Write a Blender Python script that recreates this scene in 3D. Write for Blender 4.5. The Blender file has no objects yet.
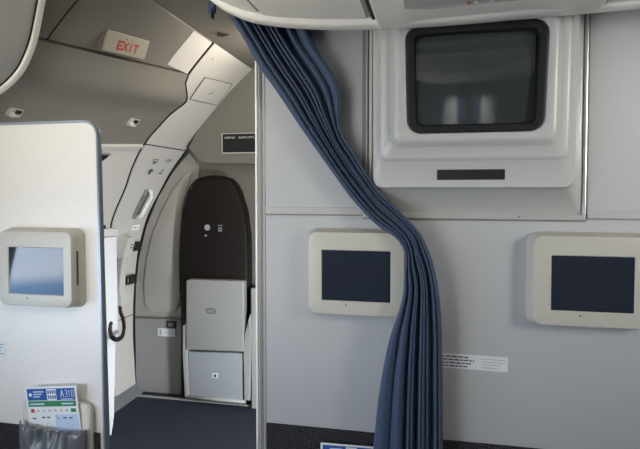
import bpy, bmesh, math, random
from mathutils import Vector, Matrix
random.seed(4)
SC = bpy.context.scene
COL = SC.collection
PI = math.pi

# ------------------------------------------------------------------ camera
EYE = Vector((0.0, 0.0, 1.3))
YAW, PITCH = math.atan(.21), math.radians(2.0)
FX, CX, CY = 520.0, 320.0, 208.0
FWD = Vector((-math.sin(YAW) * math.cos(PITCH), math.cos(YAW) * math.cos(PITCH), -math.sin(PITCH)))
RGT = Vector((math.cos(YAW), math.sin(YAW), 0))
UPV = RGT.cross(FWD)
cd = bpy.data.cameras.new('camera')
cam = bpy.data.objects.new('camera', cd)
COL.objects.link(cam)
cam.matrix_world = Matrix(((RGT.x, UPV.x, -FWD.x, EYE.x), (RGT.y, UPV.y, -FWD.y, EYE.y),
                           (RGT.z, UPV.z, -FWD.z, EYE.z), (0, 0, 0, 1)))
cd.sensor_width = 36
cd.lens = FX * 36 / 640
cd.shift_y = -(224.5 - CY) / 640
cd.clip_start = .02
SC.camera = cam

# ------------------------------------------------------------------ world, lights, exposure
SC.view_settings.view_transform = 'Standard'
SC.view_settings.look = 'None'
SC.view_settings.gamma = 1
SC.view_settings.use_curve_mapping = False
SC.view_settings.exposure = 0.95
W = bpy.data.worlds.new('sky')
SC.world = W
W.use_nodes = True
nt = W.node_tree
nt.nodes.clear()
wo = nt.nodes.new('ShaderNodeOutputWorld')
wb = nt.nodes.new('ShaderNodeBackground')
tc = nt.nodes.new('ShaderNodeTexCoord')
sx = nt.nodes.new('ShaderNodeSeparateXYZ')
rp = nt.nodes.new('ShaderNodeValToRGB')
mr = nt.nodes.new('ShaderNodeMapRange')
mr.inputs['From Min'].default_value = -1
mr.inputs['From Max'].default_value = 1
nt.links.new(tc.outputs['Generated'], sx.inputs[0])
nt.links.new(sx.outputs['Z'], mr.inputs['Value'])
nt.links.new(mr.outputs[0], rp.inputs[0])
el = rp.color_ramp.elements
STOPS = [(.30, (1.0, .93, .80)),      # warm ground band, added to light the upper walls and bins
         (.33, (.12, .24, .48)), (.420, (.17, .32, .58)),      # blue band put in for the left screen's reflection
         (.428, (.70, .82, .97)), (.55, (.42, .64, .98)),      # bright horizon
         (.62, (.16, .24, .36))]      # blue sky
while len(el) < len(STOPS):
    el.new(.5)
for e_, (p_, c_) in zip(el, STOPS):
    e_.position = p_
for e_, (p_, c_) in zip(el, STOPS):
    e_.color = (*c_, 1)
nt.links.new(rp.outputs[0], wb.inputs[0])
wb.inputs[1].default_value = 8.5
nt.links.new(wb.outputs[0], wo.inputs[0])

def area(name, loc, target, sx_, sy_, power, color, portal=False, spread=180):
    l = bpy.data.lights.new(name, 'AREA')
    l.shape = 'RECTANGLE'
    l.size, l.size_y = sx_, sy_
    l.energy, l.color = power, color
    l.spread = math.radians(spread)
    o = bpy.data.objects.new(name, l)
    COL.objects.link(o)
    o.location = loc
    o.rotation_euler = (Vector(target) - Vector(loc)).to_track_quat('-Z', 'Y').to_euler()
    if portal:
        l.cycles.is_portal = True
    return o
area('left_wall_fill', (-.90, .35, 1.96), (-.95, 1.5, 1.68), .35, 1.0, 2.1, (1, .95, .85), spread=105)  # added fill for the partition top and upper left bulkhead
area('right_wall_fill', (1.80, .25, 1.90), (.55, 1.6, 1.78), .4, 1.0, 3.9, (1, .96, .88), spread=75)  # added light without a known lamp, narrowed onto the upper right bulkhead
area('cabin_window_light', (-1.70, -.75, .80), (.2, 1.0, 2.2), 1.3, .5, 10.5, (1, .96, .88), spread=150)
area('opposite_doorway_light', (.30, 1.78, .52), (-1.7, 2.62, .25), .22, .8, 10, (.90, .95, 1), spread=120)
area('vestibule_ceiling_light', (-.66, 2.40, 1.98), (-1.30, 2.34, 1.74), .25, .25, 3.2, (1, .92, .80))
area('seat_cover_fill', (.2, -.22, 1.68), (.2, -.75, 1.15), .3, .08, 2.2, (1, .95, .88), spread=70)  # added fill so the seat covers show mirrored in the picture tube

# ------------------------------------------------------------------ pixel ray helpers (rays hit real planes of the cabin)
def ray(x, y):
    return FWD + RGT * ((x - CX) / FX) - UPV * ((y - CY) / FX)
def at(x, y, Y):
    d = ray(x, y)
    return EYE + d * (Y / d.y)

# ------------------------------------------------------------------ materials
MATS = {}
def mat(name, col, rough=.5, metal=0.0, spec=.5, speck=0.0, sscale=400, bump=0.0, bscale=300, emit=0.0, sheen=0.0, coat=0.0):
    m = bpy.data.materials.new(name)
    m.use_nodes = True
    n = m.node_tree.nodes
    b = n['Principled BSDF']
    b.inputs['Base Color'].default_value = (*col, 1)
    b.inputs['Roughness'].default_value = rough
    b.inputs['Metallic'].default_value = metal
    b.inputs['Specular IOR Level'].default_value = spec
    if sheen:
        b.inputs['Sheen Weight'].default_value = sheen
    if coat:
        b.inputs['Coat Weight'].default_value = coat
    if emit:
        b.inputs['Emission Color'].default_value = (*col, 1)
        b.inputs['Emission Strength'].default_value = emit
    if speck or bump:
        t = n.new('ShaderNodeTexCoord')
        nz = n.new('ShaderNodeTexNoise')
        nz.inputs['Scale'].default_value = sscale
        nz.inputs['Detail'].default_value = 3
        m.node_tree.links.new(t.outputs['Object'], nz.inputs['Vector'])
        if speck:
            r = n.new('ShaderNodeValToRGB')
            r.color_ramp.elements[0].position = .3
            r.color_ramp.elements[1].position = .7
            r.color_ramp.elements[0].color = (*[c * (1 - speck) for c in col], 1)
            r.color_ramp.elements[1].color = (*[min(1, c * (1 + speck)) for c in col], 1)
            m.node_tree.links.new(nz.outputs['Fac'], r.inputs[0])
            m.node_tree.links.new(r.outputs[0], b.inputs['Base Color'])
        if bump:
            n2 = n.new('ShaderNodeTexNoise')
            n2.inputs['Scale'].default_value = bscale
            m.node_tree.links.new(t.outputs['Object'], n2.inputs['Vector'])
            bp = n.new('ShaderNodeBump')
            bp.inputs['Strength'].default_value = bump
            bp.inputs['Distance'].default_value = .002
            m.node_tree.links.new(n2.outputs['Fac'], bp.inputs['Height'])
            m.node_tree.links.new(bp.outputs[0], b.inputs['Normal'])
    MATS[name] = m
    return m
def carpet(name, c1, c2, sc):
    m = mat(name, c1, .95, spec=.1)
    n, L = m.node_tree.nodes, m.node_tree.links
    b = n['Principled BSDF']
    t = n.new('ShaderNodeTexCoord')
    ck = n.new('ShaderNodeTexChecker')
    ck.inputs['Scale'].default_value = sc
    ck.inputs['Color1'].default_value = (*c1, 1)
    ck.inputs['Color2'].default_value = (*c2, 1)
    mp = n.new('ShaderNodeMapping')
    mp.inputs['Rotation'].default_value = (.0, math.radians(38), .0)
    L.new(t.outputs['Object'], mp.inputs[0])
    L.new(mp.outputs[0], ck.inputs[0])
    nz = n.new('ShaderNodeTexNoise')
    nz.inputs['Scale'].default_value = 220
    L.new(t.outputs['Object'], nz.inputs[0])
    mx = n.new('ShaderNodeMixRGB')
    mx.blend_type = 'MULTIPLY'
    mx.inputs[0].default_value = .7
    L.new(ck.outputs[0], mx.inputs[1])
    L.new(nz.outputs['Fac'], mx.inputs[2])
    L.new(mx.outputs[0], b.inputs['Base Color'])
    bp = n.new('ShaderNodeBump')
    bp.inputs['Distance'].default_value = .003
    L.new(nz.outputs['Fac'], bp.inputs['Height'])
    L.new(bp.outputs[0], b.inputs['Normal'])
    return m

laminate = mat('speckled_laminate', (.44, .455, .465), .45, speck=.05, sscale=500)
part_lam = mat('partition_laminate', (.77, .76, .735), .42, speck=.04, sscale=500)
plastic = mat('cream_plastic', (.50, .49, .43), .38)
tvplastic = mat('grey_plastic', (.50, .505, .49), .32)
binplastic = mat('bin_plastic', (.85, .84, .78), .4, speck=.02)
binside = mat('bin_face_plastic', (.50, .50, .48), .5, speck=.03)
lining = mat('lining_plastic', (.50, .47, .43), .5, speck=.03, sscale=200)
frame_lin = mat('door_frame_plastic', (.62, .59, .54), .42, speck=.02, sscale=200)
shade_taupe = mat('shade_darkened_panel', (.215, .196, .165), .5, speck=.03, sscale=200)  # arch plastic darkened, the overhead panels' shade is put into this colour
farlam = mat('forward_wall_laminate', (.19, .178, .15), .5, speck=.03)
sidepan = mat('side_panel_beige', (.33, .315, .285), .5, speck=.03)
farfield = mat('forward_field_laminate', (.40, .38, .345), .5, speck=.03)
farlow = mat('forward_lower_laminate', (.29, .29, .29), .5, speck=.03)
alum = mat('brushed_aluminium', (.62, .63, .66), .3, metal=.75, speck=.03, sscale=60)
steelblue = mat('anodised_edge', (.36, .40, .48), .35, metal=.6)
trimgrey = mat('trim_grey', (.40, .40, .385), .4)
trimdark = mat('trim_dark', (.20, .20, .19), .5)
sealgrey = mat('mark_grey', (.16, .16, .15), .6)
colwhite = mat('column_white', (.78, .79, .80), .35)
recess = mat('recess_grey', (.28, .275, .26), .5)
kick = mat('kick_strip_grey', (.17, .18, .195), .5)
trimlam = mat('trim_pale', (.43, .44, .43), .45)
black = mat('black_plastic', (.012, .012, .013), .35)
gap = mat('seam_black', (.015, .014, .013), .9)
bezelm = mat('bezel_black', (.012, .012, .013), .5, spec=.3)
tube = mat('tube_glass', (.036, .044, .043), .08, spec=1.0)
lcd = mat('screen_glass', (.022, .028, .042), .05, spec=.35)
slot = mat('slot_brown', (.03, .025, .022), .4)
white = mat('white_plastic', (.90, .91, .92), .35)
offwhite = mat('offwhite_plastic', (.62, .61, .57), .4)
paper = mat('white_paper', (.82, .84, .86), .6)
ink = mat('ink_dark', (.06, .06, .07), .7)
inkgrey = mat('ink_grey', (.36, .38, .40), .7)
blue = mat('ink_blue', (.018, .10, .36), .5)
green = mat('ink_green', (.03, .24, .10), .5)
red = mat('ink_red', (.55, .05, .03), .5)
lightblue = mat('ink_light_blue', (.55, .68, .88), .5)
labelwhite = mat('label_white', (.70, .73, .76), .5)
cushion = mat('dark_vinyl', (.012, .009, .008), .6, spec=.2, bump=.1)
seatgrey = mat('seat_grey', (.34, .345, .33), .4, speck=.03)
seatblue = mat('seat_lower_grey', (.36, .385, .41), .4, speck=.03)
exitface = mat('exit_sign_face', (.40, .355, .28), .45)
exitcase = mat('exit_sign_case', (.20, .16, .13), .5)
exitred = mat('exit_red', (.50, .07, .03), .5)
vinyl = mat('pocket_vinyl', (.13, .145, .165), .32, spec=.7)
curtainm = mat('curtain_cloth', (.052, .080, .146), .75, spec=.25, speck=.10, sscale=900, sheen=.15)
floorm = mat('dark_floor_carpet', (.035, .042, .060), .9, spec=.2, speck=.35, sscale=250, bump=.4)
wallcarpet = carpet('woven_carpet', (.085, .085, .095), (.035, .036, .045), 150)
seatcloth = mat('seat_cloth_navy', (.03, .05, .12), .9)
headcloth = mat('headrest_cover', (.75, .76, .82), .9)

# ------------------------------------------------------------------ mesh builder
class MB:
    def __init__(s):
        s.bm = bmesh.new()
        s.mats = []
    def mi(s, m):
        if m not in s.mats:
            s.mats.append(m)
        return s.mats.index(m)
    def faces(s, vs, fs, m, smooth=False):
        k = s.mi(m)
        bv = [s.bm.verts.new(v) for v in vs]
        for f in fs:
            try:
                q = s.bm.faces.new([bv[i] for i in f])
                q.material_index = k
                q.smooth = smooth
            except ValueError:
                pass
        return bv
    def box(s, x0, x1, y0, y1, z0, z1, m, bev=0.0):
        x0, x1 = min(x0, x1), max(x0, x1); y0, y1 = min(y0, y1), max(y0, y1); z0, z1 = min(z0, z1), max(z0, z1)
        vs = [(x, y, z) for x in (x0, x1) for y in (y0, y1) for z in (z0, z1)]
        fs = [(0, 1, 3, 2), (4, 6, 7, 5), (0, 4, 5, 1), (2, 3, 7, 6), (0, 2, 6, 4), (1, 5, 7, 3)]
        bv = s.faces(vs, fs, m)
        if bev:
            es = {e for v in bv for e in v.link_edges}
            bmesh.ops.bevel(s.bm, geom=list(es), offset=bev, segments=3, affect='EDGES', profile=.5)
        return s
    def loft(s, loops, m, cap0=True, cap1=True, closed=True, smooth=True):
        n = len(loops[0])
        k = s.mi(m)
        rows = [[s.bm.verts.new(p) for p in lp] for lp in loops]
        for a, b in zip(rows, rows[1:]):
            for i in range(n if closed else n - 1):
                j = (i + 1) % n
                f = s.bm.faces.new((a[i], a[j], b[j], b[i]))
                f.material_index = k
                f.smooth = smooth
        for c, r in ((cap0, rows[0]), (cap1, rows[-1])):
            if c:
                f = s.bm.faces.new(r)
                f.material_index = k
        return s
    def prism(s, pts, off, m, bev=0.0):
        """polygon of 3-D points pushed along the vector off"""
        off = Vector(off)
        pts = [Vector(p) for p in pts]
        n = len(pts)
        vs = pts + [p + off for p in pts]
        fs = [tuple(range(n)), tuple(range(2 * n - 1, n - 1, -1))] + [(i, (i + 1) % n, (i + 1) % n + n, i + n) for i in range(n)]
        bv = s.faces(vs, fs, m)
        if bev:
            es = {e for v in bv for e in v.link_edges}
            bmesh.ops.bevel(s.bm, geom=list(es), offset=bev, segments=3, affect='EDGES', profile=.5, clamp_overlap=True)
        return s
    def tube(s, path, r, m, n=10):
        path = [Vector(p) for p in path]
        loops = []
        up = Vector((0.13, .31, .94)).normalized()
        for i, p in enumerate(path):
            t = (path[min(i + 1, len(path) - 1)] - path[max(i - 1, 0)]).normalized()
            a = t.cross(up).normalized()
            b = a.cross(t)
            rr_ = r[i] if isinstance(r, (list, tuple)) else r
            loops.append([p + (a * math.cos(2 * PI * k / n) + b * math.sin(2 * PI * k / n)) * rr_ for k in range(n)])
        return s.loft(loops, m)
    def grid(s, P, m, smooth=True, mf=None):
        nr, nc = len(P), len(P[0])
        vs = [p for r in P for p in r]
        fs = [(i * nc + j, i * nc + j + 1, (i + 1) * nc + j + 1, (i + 1) * nc + j) for i in range(nr - 1) for j in range(nc - 1)]
        s.faces(vs, fs, m, smooth)
        return s
    def rects(s, fr, items):
        """flat marks on a frame (origin, u, v, n): (u0, u1, v0, v1, material, lift)"""
        O, U, V, N = fr
        for (u0, u1, v0, v1, m, lift) in items:
            q = [O + U * a + V * b + N * lift for a, b in ((u0, v0), (u1, v0), (u1, v1), (u0, v1))]
            s.faces(q, [(0, 1, 2, 3)], m)
        return s
    def build(s, name, parent=None, solid=0.0, smooth_angle=None):
        bmesh.ops.recalc_face_normals(s.bm, faces=s.bm.faces)
        me = bpy.data.meshes.new(name)
        s.bm.to_mesh(me)
        s.bm.free()
        for m in s.mats:
            me.materials.append(m)
        o = bpy.data.objects.new(name, me)
        COL.objects.link(o)
        if smooth_angle:
            me.set_sharp_from_angle(angle=math.radians(smooth_angle))
        if parent:
            o.parent = parent
            o.matrix_parent_inverse = Matrix.Translation(-parent.location)
        if solid:
            md = o.modifiers.new('thickness', 'SOLIDIFY')
            md.thickness = solid
            md.offset = 0
        return o
def tag(o, label, cat, group=None):
    o['label'], o['category'] = label, cat
    if group:
        o['group'] = group
    return o
def thing(name, label, cat, loc, group=None):
    o = bpy.data.objects.new(name, None)
    COL.objects.link(o)
    o.location = loc
    o.empty_display_size = .05
    return tag(o, label, cat, group)
def struct(o):
    o['kind'] = 'structure'
    return o
def rr(cx, cz, w, h, r, n=6):
    out = []
    for (sx_, sz_, a0) in ((1, 1, 0), (-1, 1, 90), (-1, -1, 180), (1, -1, 270)):
        for k in range(n + 1):
            a = math.radians(a0 + 90 * k / n)
            out.append((cx + sx_ * (w / 2 - r) + r * math.cos(a), cz + sz_ * (h / 2 - r) + r * math.sin(a)))
    return out
def smooth_path(pts, n):
    """Catmull-Rom through 2-D or 3-D points"""
    P = [Vector(p) for p in pts]
    P = [P[0] * 2 - P[1]] + P + [P[-1] * 2 - P[-2]]
    out = []
    m = len(P) - 3
    for i in range(n + 1):
        t = i / n * m
        k = min(int(t), m - 1)
        t -= k
        a, b, c, d = P[k:k + 4]
        out.append(.5 * ((2 * b) + (c - a) * t + (2 * a - 5 * b + 4 * c - d) * t * t + (3 * b - 3 * c + d - a) * t ** 3))
    return out

# ------------------------------------------------------------------ SETTING
YW, YL, YF = 1.603, 1.425, 3.0           # bulkhead, left partition, forward wall
# fuselage section (X at height Z)
PROF = [(-1.837, 0), (-1.854, .334), (-1.853, .496), (-1.842, .69), (-1.818, .884), (-1.788, 1.006), (-1.742, 1.141),
        (-1.667, 1.274), (-1.576, 1.424), (-1.467, 1.559), (-1.345, 1.692), (-1.255, 1.79), (-1.15, 1.9), (-1.025, 2.01)]
SM = [(v.x, v.y) for v in smooth_path([Vector((a, b)) for a, b in PROF], 120)]
def px_(z):
    for a, b in zip(SM, SM[1:]):
        if a[1] <= z <= b[1]:
            return a[0] + (b[0] - a[0]) * (z - a[1]) / max(1e-6, b[1] - a[1])
    return SM[0][0] if z < 0 else SM[-1][0]
def nrm(z):
    t = Vector((px_(z + .02) - px_(z - .02), 0, .04)).normalized()
    return Vector((t.z, 0, -t.x))          # inboard normal
def on(z, Y, off=0.0):
    return Vector((px_(z), Y, z)) + nrm(z) * off
SEAM = [(0, 2.76), (.5, 2.75), (.9, 2.68), (1.1, 2.626), (1.327, 2.592), (1.537, 2.512), (1.588, 2.505), (1.636, 2.516), (1.718, 2.522),
        (1.79, 2.505), (1.845, 2.42), (1.88, 2.408), (2.01, 2.37)]
def seamY(z):
    for a, b in zip(SEAM, SEAM[1:]):
        if a[0] <= z <= b[0]:
            return a[1] + (b[1] - a[1]) * (z - a[0]) / (b[0] - a[0])
    return SEAM[-1][1]

m = MB(); m.box(-2.1, 2.3, -2.7, 3.1, -.05, 0, floorm); struct(m.build('floor'))
m = MB(); m.box(-1.06, 2.3, -2.7, 3.1, 2.012, 2.09, shade_taupe); struct(m.build('ceiling'))
# forward wall
m = MB(); m.box(-2.1, 2.3, 3.0, 3.05, 0, 2.2, farlam); struct(m.build('wall_forward'))
# dark cavity behind the lining so that its gaps read black
m = MB()
m.grid([[on(z, Y, -.03) for Y in (1.41, 3.02)] for z in [i * .02 for i in range(-1, 101)]], gap)
struct(m.build('wall_cavity'))

zs = [i * 2.01 / 134 for i in range(135)]
# door-frame band, forward of the seam
m = MB()
m.loft([[on(z, seamY(z) + .012), on(z, seamY(z) + .016, .004), *[on(z, seamY(z) + .018 + (2.992 - .018 - seamY(z)) * k / 6, .004) for k in range(7)],
         on(z, 3.0, -.012), on(z, seamY(z) + .012, -.012)] for z in zs], frame_lin)
struct(m.build('wall_door_frame', smooth_angle=40))
m = MB(); m.loft([[on(z, 2.984, .003), on(z, 2.984, .010), on(z, 3.0, .010), on(z, 3.0, .003)] for z in zs], gap); struct(m.build('trim_1', smooth_angle=40))
def ovh0(z):
    s = (z - 1.54) / .332
    return .004 + (.034 * math.exp(-((s - .74) / .17) ** 2) if z < 1.872 else 0)
m = MB(); m.loft([[on(z, seamY(z) - .007, ovh0(z) - .012), on(z, seamY(z) - .007, ovh0(z) + .0035), on(z, seamY(z) + (.004 if z > 1.54 else -.004), ovh0(z) + .0035), on(z, seamY(z) + (.004 if z > 1.54 else -.004), ovh0(z) - .012)] for z in zs if z > .4], gap)
struct(m.build('trim_seal', smooth_angle=40))
# seams on the door frame band
m = MB()
for z in (.505, 1.545):
    m.loft([[on(z - .0025, Y, .0035), on(z + .0025, Y, .0035), on(z + .0025, Y, .0048), on(z - .0025, Y, .0048)] for Y in [seamY(z) + .01 + (2.985 - seamY(z) - .01) * k / 8 for k in range(9)]], gap)
struct(m.build('trim_2'))
# door (lower) and overhead panels aft of the seam
def aft_panel(name, z0, z1, mt, y0=1.415, off=lambda s: 0.0, tilt=None):
    mm = MB()
    zz = [z0 + (z1 - z0) * i / 40 for i in range(41)]
    def row(i):
        r = []
        s = i / 40
        for k in range(9):
            g = k / 8
            z = zz[i] - (1 - g) * tilt(i / 40)
            Y = y0 + (seamY(zz[i]) - .006 - y0) * g
            r.append(on(z, Y, off(s)))
        b = []
        for k in range(8, -1, -1):
            g = k / 8
            z = zz[i] - (1 - g) * tilt(i / 40)
            Y = y0 + (seamY(zz[i]) - .006 - y0) * g
            b.append(on(z, Y, -.012))
        return r + b
    mm.loft([row(i) for i in range(41)], mt)
    return struct(mm.build(name, smooth_angle=40))
TILT = .087
def ovh(s):
    return .004 + .034 * math.exp(-((s - .74) / .17) ** 2)
def ovh_on(z, Y, off):
    s = (z + TILT * (2.5 - Y) / 1.03 - 1.54) / .332
    return on(z, Y, ovh(max(0, min(1, s))) + off)
aft_panel('door_1', .0, 1.532, frame_lin, tilt=lambda s: TILT * s)
aft_panel('wall_overhead_panel', 1.54, 1.872, shade_taupe, off=ovh, tilt=lambda s: TILT)
aft_panel('ceiling_slope_panel', 1.878, 2.025, shade_taupe, tilt=lambda s: TILT * (1 - s))
# bright end strip of the sloped ceiling next to the seam
mm = MB()
mm.loft([[on(z, 2.20 + (z - 1.88) * -.25, .0005), on(z, seamY(z) - .008, .0005), on(z, seamY(z) - .008, .003), on(z, 2.20 + (z - 1.88) * -.25, .003)] for z in [1.874 + .0133 * i for i in range(11)]], frame_lin, smooth=False)
struct(mm.build('ceiling_end_strip'))
# ledge on top of the door
m = MB(); m.loft([[on(zz_ - .013, Y, .0), on(zz_ - .013, Y, .012), on(zz_ + .002, Y, .016), on(zz_ + .008, Y, 0)] for zz_, Y in [(1.537 - TILT * (2.5 - Y) / 1.03, Y) for Y in (1.47, 1.8, 2.1, 2.495)]], frame_lin, smooth=False); struct(m.build('trim_3'))
# kick strip and threshold on the floor
m = MB(); m.loft([[(px_(0) - .01, Y, 0), (px_(0) + .05, Y, 0), (px_(.06) + .008, Y, .055), (px_(.06) - .01, Y, .06)] for Y in (1.47, 2.2, 2.99)], kick, smooth=False); struct(m.build('baseboard_left'))
m = MB(); m.box(-1.84, -.9, 2.925, 2.945, 0, .006, trimgrey); struct(m.build('trim_4'))

m = MB(); m.box(-1.85, -1.78, -2.7, 1.45, 1.55, 2.09, lining); m.box(-1.85, -1.03, -2.7, 1.45, 2.014, 2.09, shade_taupe); struct(m.build('wall_crown'))
m = MB(); m.prism([(p.x, 1.4085, p.z) for p in [on(1.5 + .51 * k / 20, 1.41, .002) for k in range(21)]] + [(-1.06, 1.4085, 2.012), (-1.84, 1.4085, 2.012), (-1.84, 1.4085, 1.5)], (0, .005, 0), shade_taupe); struct(m.build('wall_bin_end'))
m = MB(); m.loft([[on(z, Y, o_) for Y, o_ in ((1.519, -.002), (1.519, .0015), (1.524, .0015), (1.524, -.002))] for z in [1.80 + .2 * k / 10 for k in range(11)]], gap); struct(m.build('trim_12'))
# cabin side wall behind, with windows
WIN = [(.36, .79), (-.28, .06), (-.92, -.58), (-1.56, -1.22), (-2.2, -1.86)]
m = MB()
def strip(z0, z1, y0, y1):
    n = max(2, int((z1 - z0) / .03))
    m.loft([[on(z0 + (z1 - z0) * i / n, y0), on(z0 + (z1 - z0) * i / n, y1), on(z0 + (z1 - z0) * i / n, y1, -.05), on(z0 + (z1 - z0) * i / n, y0, -.05)] for i in range(n + 1)], lining)
strip(0, .66, -2.7, 1.405); strip(1.12, 1.558, -2.7, 1.405)
ys = [1.405] + [v for a, b in WIN for v in (b, a)] + [-2.7]
for a, b in zip(ys[0::2], ys[1::2]):
    strip(.66, 1.12, b, a)
struct(m.build('wall_left', smooth_angle=40))
for i, (a, b) in enumerate(WIN):
    area('window_portal', (-1.86, (a + b) / 2, .89), (0, (a + b) / 2, .89), b - a, .46, 1, (1, 1, 1), portal=True)
m = MB(); m.box(2.25, 2.3, -2.7, 3.0, 0, 2.05, lining); struct(m.build('wall_right'))
m = MB(); m.box(-2.1, 2.3, -2.75, -2.7, -.05, 2.1, shade_taupe); struct(m.build('wall_rear'))

# main bulkhead
XB = -.528
m = MB(); m.box(XB, 2.25, YW, YW + .035, .0, 2.04, laminate); struct(m.build('wall_front'))
m = MB(); m.box(XB + .014, 2.25, YW - .006, YW, 0, .541, wallcarpet, .002); struct(m.build('baseboard_front'))
# rounded edge post
m = MB()
prof = [(XB + .012, YW), (XB + .011, YW - .003), (XB + .005, YW - .0035), (XB + .003, YW - .001), (XB + .001, YW - .004), (XB - .002, YW - .009), (XB - .006, YW - .011),
        (XB - .011, YW - .008), (XB - .015, YW), (XB - .015, YW + .03), (XB - .008, YW + .043), (XB + .02, YW + .04)]
m.loft([[(x, y, z) for x, y in prof] for z in (0, 2.04)], trimgrey); struct(m.build('trim_5', smooth_angle=35))
m = MB(); m.box(XB - .0185, XB - .0115, YW - .013, YW + .02, 0, 2.01, white, .002); struct(m.build('trim_11'))
# horizontal trims
m = MB(); m.box(XB + .012, -.2, YW - .004, YW, 1.222, 1.245, trimlam, .0015); m.box(XB + .012, -.2, YW - .0055, YW, 1.2195, 1.2235, trimdark); struct(m.build('trim_6'))
m = MB(); m.box(.435, 2.25, YW - .004, YW, 1.218, 1.240, trimlam, .0015); m.box(.435, 2.25, YW - .0055, YW, 1.2165, 1.2195, trimdark); struct(m.build('trim_7'))
# frame round the television bay
m = MB()
m.box(-.203, -.194, YW - .003, YW, 1.222, 2.04, trimdark)
m.box(-.194, -.184, YW - .010, YW, 1.222, 2.04, trimgrey, .003)
m.box(-.183, -.172, YW - .006, YW, 1.222, 2.04, offwhite, .002)
m.box(-.172, -.1655, YW - .003, YW, 1.222, 2.04, trimdark)
struct(m.build('trim_8'))
m = MB()
m.box(.424, .434, YW - .012, YW, 1.216, 2.04, alum, .003)
m.box(.4345, .440, YW - .004, YW, 1.216, 2.04, trimdark)
struct(m.build('trim_9'))
m = MB(); m.box(-.2, .4345, YW - .010, YW, 1.213, 1.230, trimgrey, .003); m.box(-.2, .436, YW - .004, YW, 1.209, 1.2135, trimdark)
for xx in (-.12, .255):
    m.loft([[(a, YW - .0095 - .0015 * k, b) for a, b in rr(xx, 1.222, .006, .006, .0028)] for k in range(2)], trimdark)
struct(m.build('trim_10'))

# ------------------------------------------------------------------ LEFT PARTITION
t = thing('partition', 'free-standing pale laminate partition with rounded top corner at the left', 'partition', (-1.4, YL, 0))
XR, ZT = -.992, 1.514
def corner(inset):
    r = .048 - inset
    pts = [(-1.80, .0), (XR - inset, .0)]
    for k in range(9):
        a = math.radians(90 * k / 8)
        pts.append((XR - .048 + r * math.cos(a), ZT - .048 + r * math.sin(a)))
    pts.append((-1.80, ZT - inset))
    return [(x + (max(0, 1.45 - z) * .012 if x > -1.5 else 0), z) for x, z in pts]
m = MB(); m.prism([(x, YL, z) for x, z in corner(.006)], (0, .010, 0), part_lam); m.build('panel', t)
# edge strip following the outline
o1, o2 = corner(.0), corner(.008)
m = MB()
m.loft([[(b[0], YL - .003, b[1]), (a[0] - .002, YL - .004, a[1]), (a[0], YL, a[1]), (a[0], YL + .013 + max(0, 1.4 - a[1]) * .007, a[1]), (b[0], YL + .015 + max(0, 1.4 - a[1]) * .007, b[1])] for a, b in zip(o1[1:], o2[1:])], steelblue)
m.build('edge_strip', t, smooth_angle=40)
m = MB(); m.box(-1.80, XR - .008, YL - .008, YL, 0, .541, wallcarpet, .002); m.build('carpet_panel', t)

# ------------------------------------------------------------------ SMALL BULKHEAD MONITORS
def monitor(x, z, y_wall, w, h, d, sw, sh, dx, dz, label):
    t = thing('monitor', label, 'monitor', (x, y_wall, z), 'small bulkhead monitors')
    m = MB()
    yf = y_wall - d
    L = lambda ww, hh, r, y: [(a, y, b) for a, b in rr(x, z, ww, hh, r)]
    S = lambda e, y, r: [(a, y, b) for a, b in rr(x + dx, z + dz, sw + e, sh + e, r)]
    m.loft([L(w + .024, h + .018, .026, y_wall), L(w + .022, h + .016, .026, y_wall - .014), L(w + .014, h + .010, .026, y_wall - .019), L(w + .012, h + .008, .026, y_wall - .022),
            L(w + .012, h + .008, .026, yf + .014), L(w + .007, h + .005, .026, yf + .006), L(w, h, .024, yf + .001), L(w - .012, h - .012, .02, yf),
            S(.006, yf, .003), S(.0, yf + .003, .002)], plastic, True, False)
    cs = m.build('casing', t, smooth_angle=38)
    m = MB(); m.loft([S(.001, yf + .0025, .002), S(.001, yf + .006, .002)], lcd, smooth=False); m.build('screen', t)
    m = MB(); m.loft([[(a, yf - .0006 * k, b) for a, b in rr(x + dx - .03, z + dz - sh / 2 - .013, .005, .005, .0024)] for k in (-1, 1)], ink); m.build('sensor_dot', cs)
    m = MB(); m.box(x + w / 2 + .0055, x + w / 2 + .0072, yf + .018, yf + .026, z - .05, z + .055, black); m.build('side_slot', cs)
    return t
monitor(-.2165, 1.045, YW, .290, .250, .050, .208, .153, .0005, -.006, 'small cream-framed screen below the left bulkhead panel, partly covered by the blue curtain')
monitor(.4435, 1.045, YW, .306, .250, .050, .211, .153, .0, -.006, 'small cream-framed screen at the right edge, below and right of the television')
monitor(-1.183, 1.058, YL, .255, .228, .053, .191, .143, .004, -.007, 'small cream-framed screen on the left partition with white and blue reflection')

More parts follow.
